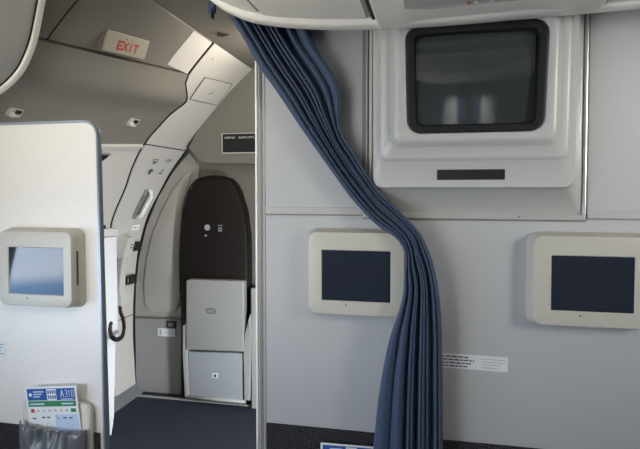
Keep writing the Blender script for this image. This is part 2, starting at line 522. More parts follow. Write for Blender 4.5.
# ------------------------------------------------------------------ TELEVISION
t = thing('television', 'boxy tube television with black bezel in a moulded grey housing', 'television', (.13, YW, 1.2))
def ty(z, n=0.0):
    return 1.535 - .06 * (z - 1.3) - n
def trect(x0, x1, z0, z1, r, n):
    return [(a, ty(b, n), b) for a, b in rr((x0 + x1) / 2, (z0 + z1) / 2, x1 - x0, z1 - z0, r)]
def bez(e, n, r=.034):
    out = []
    cx, cz, w, h = .120, 1.606, .366 - 2 * e, .292 - 2 * e
    for a, b in rr(cx, cz, w, h, r):
        u, v = (a - cx) / (w / 2), (b - cz) / (h / 2)
        aa = cx + (a - cx) * (1 + .025 * (1 - v * v) + .018 * v)
        bb = cz + (b - cz) * (1 + .03 * (1 - u * u))
        out.append((aa, ty(bb, n), bb))
    return out
m = MB()
m.loft([[(a, YW, b) for a, b in rr(.131, 1.55, .586, .636, .004)], trect(-.163, .390, 1.302, 1.86, .03, -.016), trect(-.163, .390, 1.304, 1.86, .03, -.006),
        trect(-.160, .387, 1.308, 1.857, .028, 0.0), trect(-.145, .373, 1.381, 1.85, .022, 0.0), trect(-.143, .371, 1.384, 1.848, .022, .0035), trect(-.139, .367, 1.389, 1.846, .022, .008),
        trect(-.133, .361, 1.395, 1.845, .02, .010), trect(-.112, .345, 1.421, 1.84, .028, .010), trect(-.110, .343, 1.424, 1.84, .028, .014), trect(-.100, .333, 1.434, 1.835, .03, .025),
        trect(-.092, .325, 1.440, 1.83, .032, .028), bez(-.004, .028), bez(.0, .024), bez(.002, .012)], tvplastic, False, False)
hs = m.build('housing', t, smooth_angle=50)
m = MB()
m.loft([bez(.001, .018), bez(.001, .027), bez(.005, .029), bez(.020, .024, .018), bez(.024, .012, .014)], bezelm, False, False)
m.build('bezel', t, smooth_angle=50)
P = []
for i in range(19):
    v = -1 + 2 * i / 18
    r = []
    for j in range(25):
        u = -1 + 2 * j / 24
        a = .120 + u * .160
        b = 1.606 + v * .123
        r.append((a, ty(b, .016 - .010 * u * u - .007 * v * v), b))
    P.append(r)
m = MB(); m.grid(P, tube); m.build('picture_tube', t)
q0, q1 = at(437, 169, 1.53), at(505, 180.5, 1.53)
m = MB(); m.box(q0.x, q1.x, ty(1.343) - .002, ty(1.343) + .004, 1.3285, 1.358, slot, .001)
m.box(q0.x + .003, q1.x - .003, ty(1.343) - .0024, ty(1.343), 1.3315, 1.355, black)
m.build('infrared_window', hs)

# ------------------------------------------------------------------ CENTRE OVERHEAD BIN
BP = [(-.665, 1.994), (-.66, 1.93), (-.638, 1.873), (-.619, 1.848), (-.579, 1.819), (-.527, 1.793), (-.475, 1.776), (-.392, 1.761), (-.276, 1.748), (-.15, 1.741), (-.028, 1.739),
      (.103, 1.740), (.228, 1.744), (.373, 1.747), (.511, 1.751), (.8, 1.765), (1.2, 1.80), (1.3, 1.86), (1.32, 1.994)]
BS = [(v.x, v.y) for v in smooth_path([Vector(p) for p in BP], 90)]
def bz(x):
    for a, b in zip(BS, BS[1:]):
        if a[0] <= x <= b[0]:
            return a[1] + (b[1] - a[1]) * (x - a[0]) / max(1e-6, b[0] - a[0])
    return 1.8
t = thing('overhead_bin', 'wide pale overhead bin underside running along the top above the television', 'overhead bin', (.3, .3, 1.75))
m = MB()
m.loft([[(x, y, z + dz) for x, z in BS] for y, dz in ((-1.2, .012), (1.385, .012), (1.391, 0), (1.400, -.004), (1.437, -.004), (1.447, 0), (1.450, .006), (1.450, .012), (1.445, .02))], binplastic)
m.build('body', t, smooth_angle=40)
def under(name, x0, x1, yend, drop, mt, rnd=.012):
    mm = MB()
    n = 14
    xs = [x0 + (x1 - x0) * i / n for i in range(n + 1)]
    rows = []
    for (y, d) in ((.55, drop), (yend - rnd, drop), (yend - rnd * .4, drop * .75), (yend, .1 * drop), (yend, -.012)):
        rows.append([(x, y, bz(x) + .012 - d) for x in xs])
    mm.loft([[(x, y, z) for x, y, z in r] + [(x, y, z + .02) for x, y, z in reversed(r)] for r in rows], mt, smooth=False)
    return mm.build(name, t)
under('side_panel', -.60, -.452, 1.35, .008, binplastic)
under('underside_panel', -.443, -.162, 1.372, .010, binplastic)
under('underside_panel', .418, 1.1, 1.40, .010, binplastic)
m = MB()
m.prism([(-.4525, .55, bz(-.45) + .0085), (-.4425, .55, bz(-.443) + .0085), (-.4425, 1.35, bz(-.443) + .0085), (-.4525, 1.35, bz(-.45) + .0085)], (0, 0, .004), gap); m.build('panel_gap', t); m = MB()
m.prism([(-.1615, .55, bz(-.15) + .0075), (-.1485, .55, bz(-.15) + .0075), (-.1385, 1.412, bz(-.15) + .0075), (-.1505, 1.412, bz(-.15) + .0075)], (0, 0, .004), gap); m.build('panel_gap', t); m = MB()
m.prism([(.4045, .55, bz(.41) + .0075), (.4165, .55, bz(.41) + .0075), (.4165, 1.405, bz(.41) + .0075), (.4045, 1.43, bz(.41) + .0075)], (0, 0, .004), gap)
m.build('panel_gap', t)
out = [(-.146, .6), (-.136, 1.400), (-.108, 1.400), (-.100, 1.380), (-.084, 1.358), (-.055, 1.346), (-.02, 1.340), (.08, 1.332), (.166, 1.330), (.25, 1.332), (.31, 1.344), (.336, 1.368), (.352, 1.398), (.400, 1.402), (.400, .6)]
m = MB()
m.prism([(x, y, bz(x) - .014) for x, y in out], (0, 0, .035), binplastic, .008)
m.build('service_unit', t, smooth_angle=45)
m = MB(); m.prism([(x, y, bz(x) - .0155) for x, y in ((-.06, .7), (-.06, 1.25), (.0, 1.262), (.10, 1.258), (.20, 1.256), (.27, 1.26), (.32, 1.27), (.34, 1.28), (.34, .7))], (0, 0, .004), binside, .001); m.build('recess_shade_panel', t)  # darker grey stands for the shade inside the unit's recess
for xx in (.085, .10, .135):
    m = MB(); m.loft([[(xx + a, 1.235 + b, 1.723 - .002 * k) for a, b in rr(0, 0, .009, .009, .0042)] for k in range(2)], offwhite if xx > .09 else red); m.build('button', t)

# ------------------------------------------------------------------ LEFT OVERHEAD BIN
t = thing('overhead_bin', 'rounded end of a grey overhead bin in the upper left corner', 'overhead bin', (-1.4, 1.4, 1.6))
lb = [(-1.128, 1.998), (-1.140, 1.908), (-1.151, 1.873), (-1.165, 1.815), (-1.182, 1.755), (-1.203, 1.708), (-1.228, 1.668), (-1.256, 1.640), (-1.289, 1.616), (-1.325, 1.598), (-1.40, 1.585)]
LB = [(v.x, v.y) for v in smooth_path([Vector(p) for p in lb], 40)]
def off_lb(d):
    r = []
    for i, (x, z) in enumerate(LB):
        a, b = LB[max(0, i - 1)], LB[min(len(LB) - 1, i + 1)]
        tt = Vector((b[0] - a[0], b[1] - a[1])).normalized()
        r.append((x + tt.y * d, z - tt.x * d))
    return r
def closed(pts):
    return pts + [(-1.47, 1.57), (-1.75, 1.59), (-1.75, 2.0)]
m = MB(); m.loft([[(x, y, z) for x, z in closed(off_lb(.012))] for y in (-2.68, 1.388)], binside); m.build('body', t, smooth_angle=40)
m = MB(); m.loft([[(x, y, z) for x, z in closed(off_lb(d))] for d, y in ((.009, 1.385), (.003, 1.385), (0, 1.39), (0, 1.402), (.004, 1.406))], binplastic); m.build('end_trim', t, smooth_angle=40)
sm = off_lb(.0105)
m = MB(); m.loft([[(x, y, z) for x, z in sm] for y in (1.377, 1.3845)], gap, False, False, closed=False); m.build('door_gap', t)
i0 = 32
m = MB(); m.tube([(off_lb(.011)[i0][0], y, off_lb(.011)[i0][1]) for y in (1.37, .4)], .0022, gap, 6); m.build('bin_seam', t)

# ------------------------------------------------------------------ CURTAIN
t = thing('curtain', 'navy blue pleated curtain drawn diagonally across the bulkhead', 'curtain', (-.2, 1.53, 0))
LE = [(196, -28), (214, -4), (228, 15), (243, 39), (256, 63), (277, 93), (301, 129), (330, 170), (352, 200), (377, 226), (396, 239), (405, 256), (404, 281), (401, 304), (388, 346), (379, 394), (373, 449), (368, 500)]
RE = [(296, -28), (302, -2), (309, 27), (317, 49), (333, 74), (340, 92), (340, 112), (340.5, 129), (352, 150), (374, 185), (402, 214), (417, 230), (425, 243), (435, 272), (441, 316), (442.5, 370), (443, 449), (443, 500)]
YC = [1.535, 1.535, 1.535, 1.535, 1.535, 1.54, 1.545, 1.550, 1.550, 1.534, 1.522, 1.515, 1.520, 1.515, 1.515, 1.515, 1.515, 1.515]
NR, NC = 150, 330
Ls = smooth_path([at(a, b, y) for (a, b), y in zip(LE, YC)], NR)
Rs = smooth_path([at(a, b, y) for (a, b), y in zip(RE, YC)], NR)
FK = [0, .13, .27, .40, .57, .70, .86, 1.0]
def edges(tt):
    top = [0, .11, .20] + [.20 + .37 * FK[k] for k in range(1, 8)] + [.68, .80, 1.0]
    mid = [0, .18, .27] + [.27 + .45 * FK[k] for k in range(1, 8)] + [.80, .88, 1.0]
    low = [0, .24, .44] + [.44 + .37 * FK[k] for k in range(1, 8)] + [.87, .93, 1.0]
    if tt < .55:
        g = tt / .55
        A, B = top, mid
    else:
        g = (tt - .55) / .45
        A, B = mid, low
    g = g * g * (3 - 2 * g)
    return [a + (b - a) * g for a, b in zip(A, B)]
jit = [random.uniform(.75, 1.25) for _ in range(30)]
P = []
for i in range(NR + 1):
    tt = i / NR
    a, b = Ls[i], Rs[i]
    wid = (b - a).length
    E = edges(tt)
    r = []
    for j in range(NC + 1):
        u = j / NC
        k = 0
        while k < len(E) - 2 and u > E[k + 1]:
            k += 1
        s = (u - E[k]) / (E[k + 1] - E[k])
        fw = (E[k + 1] - E[k]) * wid
        dep = min(.030 if 1 < k < 10 else .026, 1.7 * fw + .006) * jit[k]
        if k == len(E) - 4:
            dep = -min(.03, 1.2 * dep) * max(0, 1 - tt * 2.0)
        if k == 2 or k == 5:
            dep = -min(.022, .8 * dep)
        if abs(tt - .58) < .12:
            dep *= .75
        p = a + (b - a) * u
        sk = .14 * math.sin(k * 1.7 + tt * 5)
        y = -dep * math.sin(PI * min(1, max(0, s))) ** (.8 if k < 2 or k > len(E) - 4 else .62) + .012
        y += .006 * math.sin(3 * tt + 5 * u)
        r.append((p.x + sk * fw * math.sin(PI * s), p.y + y, p.z))
    P.append(r)
m = MB(); m.grid(P, curtainm); m.build('cloth', t, solid=.0012)
hk = at(214, 9, 1.52)
m = MB(); m.box(hk.x - .018, hk.x + .004, 1.512, 1.53, hk.z - .012, hk.z + .022, curtainm, .003); m.box(hk.x - .006, hk.x - .001, 1.505, 1.525, hk.z - .03, hk.z - .002, black, .001)
m.build('curtain_hook', t)
t = thing('curtain_rail', 'aluminium curtain rail tucked above the bin edge', 'rail', (-.4, 1.53, 1.9))
m = MB(); m.box(-.69, -.22, 1.52, 1.545, 1.985, 2.0, alum, .003); m.build('rail', t)
for xx in (-.6, -.3):
    m = MB(); m.box(xx, xx + .02, 1.525, YW, 2.0, 2.01, alum); m.build('bracket', t)

# ------------------------------------------------------------------ POCKETS AND CARDS
def pocket(x0, x1, zt, zb, y_wall, label, seed, dip=.006, rise=.070):
    t = thing('literature_pocket', label, 'pocket', ((x0 + x1) / 2, y_wall, zb), 'literature pockets')
    cx, w = (x0 + x1) / 2, x1 - x0
    m = MB()
    top = zt + rise
    def L(e, y):
        return [(a, y, b) for a, b in rr(cx, (top + zb) / 2, w + .012 + e, top - zb + e, .03)]
    m.loft([L(0, y_wall), L(0, y_wall - .012), L(-.008, y_wall - .016)], offwhite)
    m.build('back_plate', t, smooth_angle=40)
    rd = random.Random(seed)
    fs = [rd.uniform(0, 6.28) for _ in range(6)]
    P = []
    n = 110
    for i in range(26):
        v = i / 25
        r = []
        for j in range(n + 1):
            u = j / n
            z = zt - v * (zt - zb - .005) - (dip * math.sin(PI * u) + .008 * u) * (1 - v)
            bulge = .026 * math.sin(PI * u) ** .4 + .004
            f = math.exp(-v * 7)
            wv = (math.sin(46 * u + fs[0]) + .7 * math.sin(61 * u + fs[1] + 5 * v) + .8 * math.sin(29 * u + fs[2] + 7 * v)) * .0042
            z += .0012 * math.sin(46 * u + fs[0]) * f
            wv *= f * 1.1 + .1
            fold = (.008 * math.sin(8 * u + 9 * v + fs[3]) + .006 * math.sin(15 * u - 9 * v + fs[4])) * math.sin(PI * min(1, v * 1.6)) ** .7
            r.append((x0 + w * u, y_wall - .024 - bulge * (.8 + .4 * math.sin(PI * v)) + (wv + fold) * math.sin(PI * u) ** .4, z))
        P.append(r)
    m = MB(); m.grid(P, vinyl); m.build('gathered_front', t, solid=.003)
    m = MB(); m.tube([Vector(p) + Vector((0, -.001, .000)) for p in P[0]], .0026, vinyl, 8); m.build('elastic_hem', t)
    return t
pocket(-1.258, -1.024, .569, .33, YL - .008, 'grey gathered vinyl pocket on the left partition holding a card', 3)
pocket(-.315, -.1, .455, .22, YW - .006, 'grey gathered vinyl pocket low on the bulkhead left of the curtain', 8, rise=.015)

# strokes for lettering: letters as line segments on a 0..1 grid
GL = {'E': [(0, 0, 0, 1), (0, 0, 1, 0), (0, .5, .8, .5), (0, 1, 1, 1)], 'X': [(0, 0, 1, 1), (0, 1, 1, 0)], 'I': [(.5, 0, .5, 1)], 'T': [(.5, 0, .5, 1), (0, 1, 1, 1)],
      'A': [(0, 0, .5, 1), (.5, 1, 1, 0), (.22, .4, .78, .4)], '3': [(0, 1, 1, 1), (1, 1, 1, 0), (0, 0, 1, 0), (.2, .5, 1, .5)], '1': [(.5, 0, .5, 1), (.2, .75, .5, 1)],
      '0': [(0, 0, 1, 0), (1, 0, 1, 1), (1, 1, 0, 1), (0, 1, 0, 0)], ' ': []}
def letters(m, fr, txt, u, v, w, h, sp, th, mt, lift):
    O, U, V, N = fr
    for ch in txt:
        for (a, b, c, d) in GL[ch]:
            p, q = Vector((u + a * w, v + b * h)), Vector((u + c * w, v + d * h))
            dr = (q - p).normalized()
            p, q = p - dr * th / 2, q + dr * th / 2
            pr = Vector((-dr.y, dr.x)) * th / 2
            qs = [O + U * k.x + V * k.y + N * lift for k in (p - pr, q - pr, q + pr, p + pr)]
            m.faces(qs, [(0, 1, 2, 3)], mt)
        u += w + sp

def card(O, U, V, w, h, label, full=True):
    """O = top left corner"""
    U, V = U.normalized(), V.normalized()
    N = U.cross(V).normalized()
    if N.y > 0:
        N = -N
    t = thing('safety_card', label, 'card', O - V * h, 'safety cards')
    m = MB()
    m.prism([O, O + U * w, O + U * w - V * h, O - V * h], -N * .0012, paper); sh = m.build('sheet', t)
    fr = (O, U, V, N)
    m = MB()
    k = w / .142
    it = [(.005 * k, .137 * k, -.044, -.006, blue, .0004), (.005 * k, .137 * k, -.064, -.046, green, .0004),
          (.060 * k, .086 * k, -.043, -.008, paper, .0006)]
    # emblem and wording on the blue band
    it += [(.010 * k, .018 * k, -.030, -.020, paper, .0006)]
    for q in range(3):
        it.append((.022 * k, (.052 - .006 * q) * k, -.018 - .008 * q, -.014 - .008 * q, lightblue, .0006))
    for q in range(2):
        for c in range(4):
            it.append(((.0625 + .006 * c) * k, (.0665 + .006 * c) * k, -.023 - .016 * q, -.012 - .016 * q, blue, .0008))
    it += [(.098 * k, .130 * k, -.042, -.039, lightblue, .0006), (.010 * k, .050 * k, -.058, -.053, lightblue, .0006), (.098 * k, .13 * k, -.058, -.053, lightblue, .0006)]
    # pictogram row
    for q, mt in enumerate((red, red, inkgrey, red, ink, red, ink, green)):
        u = (.010 + .0158 * q) * k
        it.append((u, u + (.010 if q < 7 else .014) * k, -.083, -.071, mt if q in (0, 7) else paper, .0004))
        it.append((u + .002 * k, u + .008 * k, -.080, -.0745, mt, .0006))
        if q not in (0, 7):
            it.append((u + .0035 * k, u + .0065 * k, -.079, -.0755, paper, .0008))
    it += [(.075 * k, .137 * k, -h + .004, -.090, lightblue, .0004)]
    for (u, v) in ((.012, -.1), (.038, -.097), (.052, -.097), (.097, -.099), (.113, -.099)):
        it.append((u * k, (u + .010) * k, v - .004, v, ink, .0006))
    it.append((.080 * k, .0815 * k, -.105, -.093, ink, .0006)); it.append((.080 * k, .088 * k, -.105, -.1035, ink, .0006))
    for (u, v) in ((.05, -.118), (.105, -.118), (.02, -.12), (.118, -.122)):
        it.append((u * k, (u + .008) * k, v - .001, v, inkgrey, .0006)); it.append((u * k, (u + .001) * k, v - .008, v, inkgrey, .0006))
    m.rects(fr, it)
    letters(m, fr, 'A', .098 * k, -.033, .008 * k, .020, 0, .0022, paper, .0006)
    letters(m, fr, '310', .1105 * k, -.033, .0050 * k, .020, .0038 * k, .0016, paper, .0006)
    m.build('print', sh)
    return t
YC_ = YL - .036
o = at(24.5, 387.3, YC_); u = at(76, 385.8, YC_) - o
card(o, u, Vector((u.z * -1 + .03 * u.x, -.06 * u.x, u.x)), .184, .22, 'blue and white printed safety card in the pocket on the left partition')
YC2 = YW - .030
o = at(320.5, 442.5, YC2); u = at(376, 447, YC2) - o
card(o, u, Vector((-u.z, 0, u.x)), .19, .2, 'safety card with blue heading at the bottom edge, left of the curtain')

# ------------------------------------------------------------------ STICKERS ON THE BULKHEADS
def plate(name, O, U, V, w, h, mt, label, cat, marks, th=.001, group=None):
    U, V = U.normalized(), V.normalized()
    N = U.cross(V).normalized()
    if N.dot(EYE - O) < 0:
        N = -N
    m = MB()
    m.prism([O, O + U * w, O + U * w - V * h, O - V * h], N * th, mt)
    m.rects((O + N * th, U, V, N), [(a, b, c, d, mm, .0004) for a, b, c, d, mm in marks])
    return tag(m.build(name), label, cat, group)
X0 = at(430, 352, YW); X1 = at(508, 358.5, YW); X2 = at(508, 373, YW)
w = (X1 - X0).length
rd = random.Random(5)
mk = []
for q in range(4):
    u = .012
    lim = (.62 if q else .5) * w * (1 - .07 * q)
    while u < lim:
        l = rd.uniform(.006, .018)
        mk.append((u, min(lim, u + l), -.010 - .0095 * q, -.006 - .0095 * q, ink))
        u += l + .0025
for q in range(4):
    mk.append((w * .66 + .004 * (q % 2), w * (.97 - .03 * q), -.0105 - .0085 * q, -.0085 - .0085 * q, inkgrey))
plate('placard', X0, Vector((1, 0, -.01)), Vector((.01, 0, 1)), w, .044, labelwhite, 'white sticker with small dark print on the bulkhead right of the curtain', 'sticker', mk)
X0 = at(-16, 340, YL)
plate('placard', X0, Vector((1, 0, 0)), Vector((0, 0, 1)), .085, .052, labelwhite, 'white sticker cut by the left edge of the left partition', 'sticker',
      [(.006, .078 - .006 * (q % 3), -.012 - .010 * q, -.008 - .010 * q, inkgrey) for q in range(4)])

# ------------------------------------------------------------------ FORWARD WALL FITTINGS
m = MB()
up = [(188, 148), (197, 157.5), (202, 163), (330, 166), (330, 20), (240, 60), (219, 96), (203, 130)]
pp = [at(a, b, 2.93) for a, b in up]
pp[3].x = pp[4].x = -.3; pp[4].z = 2.035; pp[5] = Vector((-1.0, 2.93, 2.035))
for i in (6, 7):
    pp[i] = Vector((px_(pp[i].z) + .004, 2.93, pp[i].z))
m.prism(pp, (0, .068, 0), farlam, .004); tag(m.build('upper_wall_panel'), 'beige upper panel above the jump seat niche carrying the dark sign', 'panel')
m = MB()
lp = [at(a, b, 2.985) for a, b in ((181, 320), (181, 394), (136, 391), (135, 318))]
m.prism(lp, (0, .014, 0), farlow, .003); tag(m.build('lower_wall_panel'), 'grey lower panel left of the jump seat with white label', 'panel')
# tall panel with rounded inner field left of the seat
t = thing('side_panel', 'tall curved beige panel between the door frame arch and the dark headrest', 'panel', (-1.7, 3, .5))
op = [(135, 316), (181.5, 317), (180, 290), (180, 240), (183, 213), (189.5, 190), (198, 178), (199, 166), (189, 153), (172, 173), (158, 198), (146, 228), (139, 258), (136, 285)]
m = MB(); m.prism([at(a, b, 2.985) for a, b in op], (0, .014, 0), sidepan, .003); m.build('panel', t)
inn = [at(a, b, 2.985) for a, b in [(150, 312), (145, 307), (143.5, 285), (146.5, 258), (153, 232), (162, 210), (174, 188), (186, 173), (192, 171), (189, 184), (183, 205), (180.5, 240), (180.5, 290), (180, 306), (175, 312.5)]]
c = sum(inn, Vector()) / len(inn)
m = MB(); m.loft([inn, [p + (c - p) * .02 + Vector((0, -.006, 0)) for p in inn], [p + (c - p) * .07 + Vector((0, -.008, 0)) for p in inn]], farfield, False, True); m.build('inner_field', t, smooth_angle=50)
# dark sign
a, b = at(222, 133.5, 2.93), at(266, 153, 2.93)
m = MB(); m.box(a.x, b.x, 2.921, 2.932, b.z, a.z, offwhite, .001); t = m.build('indicator_sign')
tag(t, 'black sign with pale lettering row on the upper forward panel', 'sign')
m = MB(); m.box(a.x + .008, b.x - .006, 2.919, 2.922, b.z + .006, a.z - .005, black); fc = m.build('face', t)
m = MB()
u = a.x + .022
for g in (3, 5):
    for k in range(g):
        z0 = a.z - .032
        m.box(u, u + .017, 2.9182, 2.9192, z0, z0 + .003, offwhite); m.box(u, u + .004, 2.9182, 2.9192, z0, z0 + .011, offwhite)
        if k % 2: m.box(u, u + .017, 2.9182, 2.9192, z0 + .008, z0 + .011, offwhite)
        else: m.box(u + .013, u + .017, 2.9182, 2.9192, z0, z0 + .011, offwhite)
        u += .022
    m.build('lettering', fc); m = MB()
    u += .024
m.bm.free()
# label and latch on the lower panel
a, b = at(158, 328, 2.984), at(175.5, 337, 2.984)
m = MB(); m.box(a.x, b.x, 2.980, 2.987, b.z, a.z, labelwhite, .001); m.box(a.x + .014, a.x + .026, 2.9792, 2.981, b.z + .010, a.z - .008, inkgrey)
m.box(a.x + .05, a.x + .09, 2.9792, 2.981, b.z + .022, b.z + .026, inkgrey)
tag(m.build('placard'), 'small white label on the grey lower panel left of the jump seat', 'sticker')
a, b = at(167, 320.5, 2.984), at(176, 328, 2.984)
m = MB(); m.box(a.x, b.x, 2.974, 2.987, b.z, a.z, black, .003); m.box(a.x + .015, b.x - .012, 2.970, 2.975, b.z + .012, a.z - .01, trimdark, .001)
tag(m.build('latch'), 'black latch above the white label on the grey lower panel', 'latch')

# ------------------------------------------------------------------ JUMP SEAT
t = thing('jump_seat', 'folded wall jump seat with tall dark headrest and grey seat pan', 'jump seat', (-1.28, 2.95, 0))
op = [(181.5, 290), (180.5, 262), (181.5, 238), (184, 213), (189.5, 191), (194, 183.5), (199, 179), (207, 177), (215, 176), (225, 177), (232, 179.5), (236, 184), (240, 192), (246, 211), (249, 236), (249.5, 262), (249.5, 290)]
m = MB()
outer = [at(a, b, 2.95) for a, b in op] + [at(249.5, 320, 2.95), at(181.5, 320, 2.95)]
c = sum(outer, Vector()) / len(outer)
m.loft([[p + Vector((0, .048, 0)) for p in outer], outer, [p + (c - p) * .03 + Vector((0, -.016, 0)) for p in outer], [p + (c - p) * .10 + Vector((0, -.026, 0)) for p in outer]], cushion)
m.build('back_cushion', t, smooth_angle=50)
m = MB(); m.tube([p + Vector((0, -.012, 0)) for p in smooth_path(outer[:17], 60)], .005, cushion, 8); m.build('piping', t)
a, b = at(181.5, 310, 2.97), at(252, 399, 2.97)
m = MB(); m.box(a.x, b.x, 2.955, 2.998, .01, a.z, black, .004); m.build('back_frame', t)
def slab(name, px, y, th, mt, bev):
    m = MB(); m.prism([at(a, b, y) for a, b in px], (0, th, 0), mt, bev); return m.build(name, t, smooth_angle=40)
pan = slab('seat_pan', [(186, 281), (188, 279.5), (242, 281), (243.5, 283), (243.5, 352), (186, 350)], 2.875, .06, seatgrey, .007)
a = at(211, 311, 2.8748)
m = MB(); m.tube([(a.x + .030 * math.cos(k * PI / 12), 2.8745, a.z + .016 * math.sin(k * PI / 12)) for k in range(25)], .0022, sealgrey, 6)
for q in range(3):
    m.box(a.x - .034 + .004 * q, a.x + .030 - .004 * q, 2.8742, 2.8752, a.z + .008 - .009 * q, a.z + .011 - .009 * q, sealgrey)
m.build('embossed_mark', pan)
lpn = slab('lower_panel', [(188.5, 351.5), (242.5, 353.5), (242.5, 400), (188.5, 396)], 2.895, .05, seatblue, .005)
a = at(215, 375.5, 2.895)
m = MB(); m.box(a.x - .020, a.x + .020, 2.892, 2.897, a.z - .016, a.z + .016, labelwhite, .002); m.box(a.x - .006, a.x + .012, 2.890, 2.893, a.z - .010, a.z + .008, black, .002); m.build('latch_plate', lpn)
for px in ([(182.5, 326), (186.5, 324), (188, 392), (189, 398), (184.5, 397), (183, 360)], [(245, 333), (250, 314), (250.5, 340), (249.5, 401), (244, 400), (243.5, 352)]):
    slab('side_rail', px, 2.885, .04, trimgrey, .004)
a, b = at(188, 396.5, 2.885), at(245, 400.5, 2.885)
m = MB(); m.tube([(a.x, 2.89, .042), (b.x, 2.89, .042)], .012, trimgrey, 10); m.build('foot_bar', t)
for (x, y, r) in ((207.5, 227.5, .020), (206, 235.5, .009)):
    m = MB()
    p = at(x, y, 2.925)
    m.loft([[(p.x + a, 2.930 - .007 * k, p.z + b) for a, b in rr(0, 0, 2 * r - .004 * k, 2 * r - .004 * k, r * .95 - .002 * k)] for k in range(3)], alum); m.build('harness_buckle', t)
m = MB()
p = at(220.5, 229, 2.925)
for (dx, dz, wx, wz) in ((0, .008, .010, .003), (0, -.012, .010, .003), (-.008, -.002, .003, .012), (.008, -.002, .003, .012), (0, .022, .014, .002)):
    m.box(p.x + dx - wx, p.x + dx + wx, 2.915, 2.925, p.z + dz - wz, p.z + dz + wz, alum)
m.build('belt_anchor', t)
# post right of the seat
a, b = at(252.5, 270, 2.93), at(266, 402, 2.93)
m = MB(); m.box(a.x, b.x, 2.90, 2.99, 0, .72, trimgrey, .006); m.box(a.x - .006, a.x, 2.905, 2.99, 0, .72, gap); tag(m.build('floor_post'), 'narrow grey post standing right of the folded jump seat', 'post')

# ------------------------------------------------------------------ DOOR FRAME FITTINGS
# exit sign on the sloped ceiling
def ray_slope(x, y, off=.0):
    d = ray(x, y)
    best = None
    for k in range(4000):
        p = EYE + d * (1.2 + k * .0006)
        if p.x < px_(p.z) + off and p.z > .0:
            return p
    return p
BL, BR = ray_slope(103, 50.5, .045), ray_slope(144.5, 60, .045)
U = (BR - BL).normalized()
d_ = ray(109, 29.5)
TL = EYE + d_ * ((BL - EYE).dot(U) / d_.dot(U))
V = (TL - BL).normalized()
t = thing('exit_sign', 'cream box EXIT sign with red letters on the sloped ceiling', 'sign', BL)
wS, hS = (BR - BL).length, (TL - BL).length
N = U.cross(V).normalized()
if N.dot(EYE - BL) < 0:
    N = -N
m = MB(); m.prism([BL, BR, BR + V * hS, BL + V * hS], -N * .012, exitface, .003); ef = m.build('face', t)
m = MB(); m.prism([BL - U * .008 - N * .012 - V * .004, BR - N * .012 + U * .004 - V * .004, BR - N * .012 + V * (hS + .004) + U * .004, BL - U * .008 - N * .012 + V * (hS + .004)], -N * .055, exitcase, .003); m.build('case', t)
m = MB(); letters(m, (BL, U, V, N), 'EXIT', wS * .28, hS * .24, wS * .095, hS * .36, wS * .030, .0085, exitred, .0006); m.build('lettering', ef)
m = MB(); m.rects((BL, U, V, N), [(wS * .42, wS * .46, hS * .74, hS * .80, exitred, .0006)]); m.build('indicator_mark', ef)

# square hatch in the arch
hp = [ray_slope(a, b) for a, b in ((204, 76.5), (232, 83), (216.5, 105), (188.5, 98.5))]
c = sum(hp, Vector()) / 4
nh = nrm(c.z)
m = MB()
o1 = [p + nh * .005 for p in hp]; o2 = [p + (c - p) * .045 + nh * .005 for p in hp]
for k in range(4):
    j = (k + 1) % 4
    m.prism([o1[k], o1[j], o2[j], o2[k]], nh * .0012, gap)
t = thing('access_hatch', 'square flush hatch outlined in the upper arch beside the curtain', 'hatch', c)
m.build('outline_gap', t)
m = MB(); m.prism([p + (c - p) * .045 + nh * .002 for p in hp], nh * .0055, frame_lin, .001); hpn = m.build('hatch_panel', t)
du = (hp[1] - hp[0]).normalized(); dv = (hp[0] - hp[3]).normalized()
m = MB(); m.rects((c + nh * .0076, du, dv, nh), [(-.016, -.007, -.020, .016, ink, .0004), (-.007, .012, .008, .018, ink, .0004), (.006, .015, -.014, .012, ink, .0004), (-.007, .008, -.004, .001, ink, .0004)]); m.build('hatch_mark', hpn)
p = ray_slope(212, 58.5)
m = MB(); m.loft([[p + nh * (.003 + .003 * k) + du * a + dv * b for a, b in rr(0, 0, .008, .008, .0038)] for k in range(2)], ink); tag(m.build('screw'), 'tiny dark screw head above the square hatch', 'screw')
# dark notch at the top of the arch
hp = [EYE + ray(a, b) * ((2.008 - EYE.z) / ray(a, b).z) for a, b in ((218, 32.5), (229, 35), (222, 37), (217, 36))]
m = MB(); m.prism(hp, (0, 0, .006), gap); tag(m.build('notch_cover'), 'small dark notch at the top end of the ceiling seam', 'notch')

# recessed reading lamps
def lamp(x, y, label, s=1.0):
    d = ray(x, y)
    for k in range(4000):
        p = EYE + d * (1.2 + k * .0005)
        if p.x < ovh_on(p.z, p.y, .0).x:
            break
    p = p + nrm(p.z) * .003
    n_ = nrm(p.z); a = Vector((0, 1, 0)); b = n_.cross(a).normalized()
    if b.z < 0: b = -b
    t = thing('reading_lamp', label, 'lamp', p, 'recessed lamps in the overhead panel')
    m = MB(); m.loft([[p + n_ * d + a * u * e * 1.0 + b * v * e for u, v in rr(0, 0, .085 * s, .046 * s, .012)] for d, e in ((-.012, 1), (.002, 1), (.005, .9), (.003, .82))], lining); m.build('bezel_plate', t, smooth_angle=40)
    m = MB(); m.loft([[p + n_ * d + a * (u + .012 * s) + b * (v + .008 * s) for u, v in rr(0, 0, .034 * s, .02 * s, .005)] for d in (.002, .006)], black); m.build('aperture', t)
    m = MB()
    L = []
    for d, e in ((.0, 1), (.008, .96), (.014, .7), (.017, .2)):
        L.append([p + n_ * d + a * (u * e - .018 * s) + b * (v * e - .008 * s) for u, v in rr(0, 0, .036 * s, .024 * s, .010)])
    m.loft(L, frame_lin); m.build('eyeball', t)
lamp(132.5, 122, 'recessed eyeball lamp near the arch above the door ledge')
